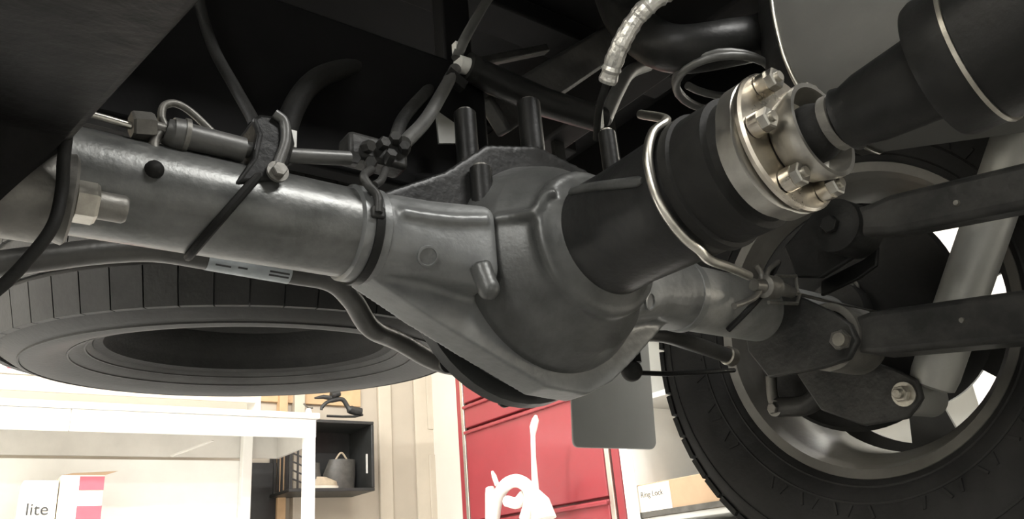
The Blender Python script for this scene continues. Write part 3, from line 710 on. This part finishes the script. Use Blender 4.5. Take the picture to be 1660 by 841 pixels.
MB().hexa(at(1366, 551, x=.452), (-1, 0, 0), .014, .012).build('arm_bolt', 'bracket', ta, 25)
MB().lathe([(0, .009), (.010, .009)], at(1366, 551, x=.441), (-1, 0, 0), 16).build('bolt_thread', 'zinc', ta)
p = at(1560, 519, x=.47); MB().lathe([(-.002, .004), (.003, .003)], p, (-1, 0, 0), 12).build('weld_spot', 'bracket', ta)
# dark axle side bracket to that arm
MB().prism([at(px, py, x=.452) for px, py in ((1195, 470), (1290, 478), (1345, 503), (1378, 525), (1390, 552), (1375, 582), (1330, 597), (1245, 612), (1212, 570))], (.012, 0, 0)).build('arm_bracket_plate', 'dusty', ax, bevel=.003)
# left lower arm in the near foreground
e0, e1 = at(100, 250, x=-.474), at(335, 0, x=-.455)
dl = (e1 - e0).normalized()
tl = thing('trailing_arm', 'large dirty black trailing arm crossing the upper left corner', 'arm', e0, 'trailing arms')
uu = V((1, 0, 0)).cross(dl).normalized(); uu = uu if uu.z > 0 else -uu
rg = []
LE = at(-60, 395, y=-.12)
c = e0 - dl * .03
rg.append([c, c + uu * .06, LE + uu * .06, LE])
for s_ in (.05, .1, .7):
    c = e0 + dl * s_
    rg.append([c, c + uu * .06, c + V((-.095, 0, 0)) + uu * .06, c + V((-.095, 0, 0))])
MB().loft(rg).build('arm_beam', 'armblk', tl, bevel=.006, seg=3)
MB().lathe([(-.11, .028), (-.11, .034), (-.014, .034), (-.012, .03)], LB, (1, 0, 0), 36).build('bushing_sleeve', 'bracket', tl)
# right upper arm
ua = thing('trailing_arm', 'dark upper trailing arm below the drive shaft on the right', 'arm', at(1375, 365, x=.44), 'trailing arms')
a_, b_ = at(1385, 366, x=.44), at(1655, 308, x=.44)
du = (b_ - a_).normalized()
boxarm(a_, du, .7, .04, .052, -.02, .02).build('arm_beam', 'dusty', ua, bevel=.009, seg=3)
MB().lathe([(-.034, 0), (-.034, .012), (-.03, .026), (-.03, .036), (.03, .036), (.03, 0)], a_ + V((0, .012, 0)), (1, 0, 0), 36).build('bushing', 'black', ua)
MB().hexa(a_ + V((-.034, .012, 0)), (-1, 0, 0), .012, .01).build('arm_bolt', 'black', ua, 25)
p = at(1551, 329, x=.419); MB().lathe([(-.002, .004), (.003, .003)], p, (-1, 0, 0), 12).build('weld_spot', 'bracket', ua)
MB().prism([at(1270, 400, x=.46), at(1330, 330, x=.46), at(1400, 335, x=.46), at(1410, 400, x=.46), at(1330, 450, x=.46), at(1290, 450, x=.46)], (.01, 0, 0)).build('upper_arm_bracket', 'black', ax, bevel=.003)
lp = MB().prism([at(1330, 455, x=.50), at(1400, 420, x=.50), at(1422, 398, x=.50), at(1420, 430, x=.50), at(1390, 452, x=.50), at(1330, 480, x=.50)], (.008, 0, 0)).build('bracket_lip', 'black', ax, bevel=.002)

# ---- parking brake cable on the right
pk = thing('parking_brake_cable', 'bright steel parking brake cable with adjuster clip on right tube', 'cable', at(1250, 465, y=-.07))
YC = -.075
K = lambda px, py, y=YC: at(px, py, y=y)
MB().tube([K(1282, 474), K(1400, 502), K(1440, 509)], .0026, 10).build('cable', 'wirelt', pk)
MB().tube([K(1222, 462), K(1236, 464), K(1238, 464), K(1256, 466), K(1257, 466), K(1284, 474)], [.008, .010, .016, .016, .011, .008], 18).build('adjuster', 'bracket', pk)
MB().tube(crom([K(1226, 430), K(1235, 448), K(1232, 470), K(1218, 485), K(1190, 496)], 6), .0045, 10).build('spring_clip', 'bracket', pk)
MB().tube(crom([K(1243, 452), K(1246, 438), K(1262, 424)], 5), .0035, 10).build('clip_tang', 'bracket', pk)
MB().tube([K(1258, 447), K(1290, 447), K(1292, 470), K(1296, 478), K(1292, 492), K(1246, 490)], .0028, 8).build('wire_bail', 'bracket', pk)
MB().tube(crom([K(1262, 424), K(1240, 470, -.06), K(1215, 500, -.055), K(1180, 535, -.02)], 6), .004, 8).build('strap', 'black', pk)

# ---- shock absorber
sx = .585
sk = thing('shock_absorber', 'pale grey shock absorber slanting down inside the right wheel', 'shock absorber', at(1515, 625, x=sx))
s0, s1 = at(1509, 628, x=sx), at(1640, 250, x=sx)
dd = (s1 - s0).normalized()
MB().lathe([(0, .020), (.004, .029), (.02, .031), ((s1 - s0).length * 1.12, .031)], s0, dd, 40).build('shock_body', 'shock', sk)
c = at(1478, 643, x=sx)
MB().lathe([(-.02, .019), (-.02, .026), (.05, .026), (.05, .019)], c, (1, 0, 0), 32, closed=True).build('lower_eye', 'shock', sk)
MB().lathe([(-.022, 0), (-.022, .018), (.05, .018), (.05, 0)], c, (1, 0, 0), 24).build('eye_bushing', 'rubber', sk)
bolt('eye_bolt', at(1466, 639, x=.549), (-1, 0, 0), sk, .0115, .010, 'zinc', True, .010)
MB().prism([at(1290, 605, x=.55), at(1380, 575, x=.55), at(1450, 598, x=.55), at(1486, 615, x=.55), at(1494, 645, x=.55), at(1470, 678, x=.55), at(1400, 690, x=.55), at(1330, 665, x=.55)], (.012, 0, 0)).build('shock_bracket', 'dusty', ax, bevel=.003)

# ================================================================== WHEELS
def wheel(name, label, c, axv, R, label_group, gap=.2, tm='tyre'):
    """c: wheel centre, axv points to the inner side (towards the camera)"""
    axv = V(axv)
    t = thing(name, label, 'wheel', c, label_group)
    hp_ = [(.090, .250), (.104, .257), (.119, .282), (.132, .315), (.138, .345), (.131, .372), (.112, R - .016), (.09, R - .008)]
    prof = hp_ + [(0, R - .004)] + [(-h_, r) for h_, r in hp_[::-1]]
    ty = MB().lathe(prof, c, axv, 96, closed=True).build('tyre', tm, t, 50)
    _, a, b = basis(axv)
    lug = MB()
    nl = 56
    for k in range(nl):
        for row, (h0, h1, off) in enumerate(((.066, .122, 0), (.012, .058, .5), (-.058, -.012, 0), (-.122, -.066, .5))):
            q0 = 2 * pi * (k + off + gap / 2) / nl; q1 = 2 * pi * (k + off + 1 - gap / 2) / nl
            sh_ = .012 if row in (0, 3) else 0
            vs = []
            for r_, dh in ((R - .022, 0), (R, 0)):
                for q in (q0, q1):
                    for h_ in (h0, h1):
                        rr_ = r_ - (sh_ if ((row == 0 and h_ == h1) or (row == 3 and h_ == h0)) and r_ == R else 0)
                        vs.append(c + axv * h_ + (a * cos(q) + b * sin(q)) * rr_)
            lug.add(vs, [(0, 1, 3, 2), (4, 6, 7, 5), (0, 4, 5, 1), (2, 3, 7, 6), (0, 2, 6, 4), (1, 5, 7, 3)])
    lug.build('tread_lugs', tm, ty)['kind'] = 'stuff'
    rings = MB()
    for r_, h_ in ((.266, .1092), (.290, .1222), (.358, .1352)):
        rings.lathe([(h_ - .004, r_ - .0022), (h_ + .0016, r_ - .0014), (h_ + .0016, r_ + .0014), (h_ - .004, r_ + .0022)], c, axv, 96, closed=True)
    rings.build('sidewall_ring', tm, ty)
    marks = MB()
    for k in range(64):
        if k % 9 > 6 or tm != 'tyre': continue
        q = 2 * pi * k / 64; dq = .010
        c0 = c + axv * .124 + (a * cos(q) + b * sin(q)) * .294; c1 = c + axv * .1305 + (a * cos(q + (.03 if k % 2 else -.015)) + b * sin(q + (.03 if k % 2 else -.015))) * .311
        marks.bar(c0, c1, .004, .004, axv)
    if marks.v: marks.build('sidewall_lettering', tm, ty)['kind'] = 'stuff'
    rimp = [(.080, .234), (.097, .240), (.102, .2545), (.099, .257), (.093, .2515), (.085, .249), (.070, .242), (.05, .225), (-.05, .22), (-.075, .24), (-.093, .2515), (-.099, .257), (-.103, .253), (-.095, .238), (-.085, .226), (-.05, .212), (.05, .216), (.075, .232)]
    rm = MB().lathe(rimp, c, axv, 80, closed=True).build('rim_barrel', 'barrel', t)
    return t, rm, a, b
WC = V((.765, -.022, .411))
wt, rm, a, b = wheel('road_wheel', 'right rear road wheel with chunky tyre seen from inside', WC, (-1, 0, 0), .411, 'truck wheels', .13)
# pressed steel wheel centre with six window slots
def slotdisc(c, hx, r0, r1, r2, rows, mt, parent):
    me = MB(); th_ = .006
    fw = 22
    n = 6
    def sector(q0, q1, ra, rb, ha, hb, k=6):
        pr = [(ha, ra), (hb, rb), (hb - th_, rb), (ha - th_, ra)]
        me.lathe(pr, c, (1, 0, 0), k, closed=True, arc=(q0, q1))
    # angle convention of basis((1,0,0))
    _, A, B = basis((1, 0, 0))
    def ang(y_, z_):
        v_ = V((0, y_, z_)); return math.atan2(v_.dot(B), v_.dot(A))
    q_slot = ang(cos(radians(243)), sin(radians(243)))
    for i in range(6):
        qc = q_slot + i * pi / 3
        sector(qc + radians(18), qc + radians(42), r0, r1, hx - .012, hx, 6)   # webs
    me.lathe([(hx, r1), (hx + .004, r2), (hx - .002, r2), (hx - .006, r1)], c, (1, 0, 0), 72, closed=True)
    me.lathe([(hx - .03, .03), (hx - .03, .09), (hx - .012, r0), (hx - .018, r0), (hx - .036, .09), (hx - .036, .03)], c, (1, 0, 0), 72, closed=True)
    return me.build('wheel_disc', mt, parent)
slotdisc(WC, .098, .140, .197, .226, 1, 'rim', wt)
# brake drum + backing plate
bd = thing('brake_drum', 'black brake drum and backing plate inside the right wheel', 'brake drum', (.70, WC.y, .24))
BC = (.70, WC.y, WC.z)
MB().lathe([(-.052, .03), (-.052, .06), (-.046, .168), (-.05, .178), (-.044, .184), (-.036, .182), (-.036, .03)], BC, (1, 0, 0), 64, closed=True).build('backing_plate', 'black', bd)
MB().lathe([(-.034, .03), (-.034, .150), (.07, .136), (.08, .12), (.08, .03)], BC, (1, 0, 0), 64, closed=True).build('drum', 'black', bd)
MB().lathe([(.62 - .70, .05), (.66 - .70, .05)], BC, (1, 0, 0), 40).build('axle_flange', 'dusty', bd)
for k in range(4):
    a_ = radians(45 + 90 * k); bolt('backing_plate_bolt', (.646, .068 * cos(a_), AZ + .068 * sin(a_)), (-1, 0, 0), bd, .009, .008, 'bracket')
p = at(1255, 662, x=.60)
wcyl = thing('brake_adjuster_lever', 'small grey brake lever hanging below the right axle bracket', 'lever', p)
MB().tube(crom([at(1250, 610, x=.60), at(1252, 640, x=.60), at(1258, 662, x=.60)], 5), .009, 12).build('lever', 'bracket', wcyl)
MB().tube(crom([at(1262, 660, x=.60), at(1310, 655, x=.60), at(1345, 625, x=.60), at(1390, 595, x=.60)], 6), .016, 14).build('link_arm', 'dusty', wcyl)
bolt('lever_bolt', at(1257, 662, x=.59), (-1, 0, 0), wcyl, .009, .008, 'bracket')
# left road wheel (outside the frame, carries the truck and closes the light)
wt2, rm2, _, _ = wheel('road_wheel', 'left rear road wheel at the outer end of the axle', V((-.785, 0, AZ)), (1, 0, 0), .405, 'truck wheels')
MB().lathe([(-.10, .03), (-.10, .19)], (-.785, 0, AZ), (1, 0, 0), 48).build('wheel_disc', 'rim', wt2)
# spare wheel lying flat under the bed
SC = V((-.06, .705, .4675 + .118)); SN = V((.027, .076, -1)).normalized()
st, srm, _, _ = wheel('spare_wheel', 'spare wheel with black tyre slung flat beneath the truck bed', SC, SN, .415, 'truck wheels', .045, 'sparet')
MB().lathe([(-.02, 0), (-.02, .08), (-.03, .1), (-.005, .15), (-.012, .165), (.02, .185), (.03, .2), (.02, .2), (-.02, .165), (-.04, .1), (-.04, 0)], SC, SN, 64).build('wheel_disc', 'rubber', st)
srm.data.materials.clear(); srm.data.materials.append(M['rubber'])
MB().lathe([(-.02, .02), (.0, .02), (.005, .05), (.01, .05)], SC, SN, 24).build('hoist_plate', 'black', st)

# ---- mud flap behind the right wheel
mf = thing('mud_flap', 'plain grey rubber mud flap hanging behind the right wheel', 'mud flap', at(1000, 725, y=.5))
f0, f1 = at(931, 725, y=.5), at(1066, 728, y=.5)
xw0, xw1, zb = f0.x, f1.x, (f0.z + f1.z) / 2
pf = []
for k in range(6): a_ = pi + pi / 2 * k / 5; pf.append(V((xw0 + .012 + .012 * cos(a_), .5, zb + .012 + .012 * sin(a_))))
for k in range(6): a_ = 1.5 * pi + pi / 2 * k / 5; pf.append(V((xw1 - .02 + .02 * cos(a_), .5, zb + .02 + .02 * sin(a_))))
pf += [V((xw1 + .03, .5, .62)), V((xw0 + .03, .5, .62))]
MB().prism(pf, (0, .006, 0)).build('sheet', 'flap', mf, bevel=.0015)
MB().box(((xw0 + xw1) / 2 + .03, .507, .635), (.26, .02, .05)).build('hanger_bar', 'black', mf, bevel=.003)
for s in (-.09, .09): MB().box(((xw0 + xw1) / 2 + .03 + s, .507, .89), (.03, .012, .53)).build('hanger_strap', 'black', mf)

# ---- tank with seam, exhaust pipe
tk = thing('fuel_tank', 'smooth grey steel fuel tank with bright seam above drive shaft', 'tank', (.5, -.5, .45))
sec = [at(1250, -60, y=-.2), at(1250, 0, y=-.2), at(1262, 60, y=-.2), at(1278, 108, y=-.2), at(1300, 150, y=-.2), at(1335, 192, y=-.2), at(1370, 220, y=-.2), at(1425, 247, y=-.2)]
zr = sec[-1]
sec = sec + [V((zr.x + .02, -.2, zr.z + .03)), V((zr.x + .025, -.2, zr.z + .12)), V((zr.x + .02, -.2, sec[0].z)), ]
en = at(1655, 215, x=zr.x); slope = (en - zr)
slope = slope * (.9 / abs(slope.y))
MB().loft([[p + slope * k for p in sec] for k in (-.0, .25, .5, .75, 1)]).build('shell', 'tank', tk, 45)
MB().loft([[V((p.x * .86 + .5 * .14, p.y + .045, (p.z - .72) * .75 + .72)) for p in sec], [V((p.x * .97 + .5 * .03, p.y + .025, (p.z - .72) * .95 + .72)) for p in sec], [p for p in sec]]).build('rear_dome', 'black', tk, 45)
MB().tube(crom(sec[:9], 4), .0032, 10).build('seam', 'wirelt', tk)
ep = thing('exhaust_pipe', 'dark exhaust pipe running sideways beneath the bed floor', 'pipe', at(1100, 80, y=-.02))
MB().tube(crom([at(985, -40, d=1.32), at(1020, 35, d=1.22), at(1085, 78, d=1.13), at(1180, 70, d=1.13), at(1245, 52, d=1.24), at(1300, 10, d=1.42), at(1330, -60, d=1.5)], 8), .034, 24).build('pipe', 'black', ep)

# ---- frame, cross members and bed floor
for sgn, lab in ((-1, 'black boxed frame rail above the left end of the axle'), (1, 'black boxed frame rail above the right end of the axle')):
    fr = thing('frame_rail', lab, 'frame rail', (sgn * .52, -.3, .7), 'frame rails')
    P = [V((sgn * .56, -2.4, 1.04)), V((sgn * .56, 1.15, 1.04))]
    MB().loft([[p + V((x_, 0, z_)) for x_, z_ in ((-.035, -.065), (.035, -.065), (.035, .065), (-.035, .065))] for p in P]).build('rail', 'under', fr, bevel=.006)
cmb = thing('cross_member', 'dark diagonal cross brace between the frame rails above the axle', 'cross member', at(900, 120, y=.16))
MB().bar(at(800, 190, y=.14), at(1010, 55, y=.2), .03, .062).build('brace', 'dusty', cmb, bevel=.006)
MB().bar(at(760, 105, y=.25), at(885, 80, y=.25), .02, .016).build('brace_rod', 'dusty', cmb, bevel=.004)
bf = thing('truck_bed', 'dark underside of the truck bed floor with cross ribs', 'truck bed', (0, -.5, .98))
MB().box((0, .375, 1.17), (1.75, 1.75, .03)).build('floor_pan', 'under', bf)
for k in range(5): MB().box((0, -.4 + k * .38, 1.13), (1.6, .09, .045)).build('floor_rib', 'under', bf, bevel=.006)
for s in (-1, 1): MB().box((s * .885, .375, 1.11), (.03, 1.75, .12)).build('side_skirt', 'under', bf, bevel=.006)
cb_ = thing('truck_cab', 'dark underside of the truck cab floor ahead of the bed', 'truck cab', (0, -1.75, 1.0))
MB().box((0, -1.75, 1.17), (1.75, 1.45, .03)).build('floor_pan', 'under', cb_)  # gap left to the bed so the added front tube light reaches the axle
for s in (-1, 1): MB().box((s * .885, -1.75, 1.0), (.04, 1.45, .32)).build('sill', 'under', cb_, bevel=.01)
shade_beam = thing('cross_member', 'added black beam standing in for shade behind left brake hoses', 'cross member', (-.25, .115, .53))  # dark slab put in for the deep shade above the left tube
MB().box((-.25, .118, .64), (.62, .03, .22)).build('beam', 'under', shade_beam, bevel=.006)
MB().box((-.54, .118, .86), (.05, .03, .30)).build('hanger', 'under', shade_beam, bevel=.004)
MB().box((.03, .135, .86), (.05, .03, .30)).build('hanger', 'under', shade_beam, bevel=.004)
bmp = thing('rear_bumper', 'dark rear bumper beam behind the spare wheel', 'bumper', (0, 1.3, .62))
MB().box((0, 1.34, .76), (1.7, .10, .16)).build('beam', 'under', bmp, bevel=.012)
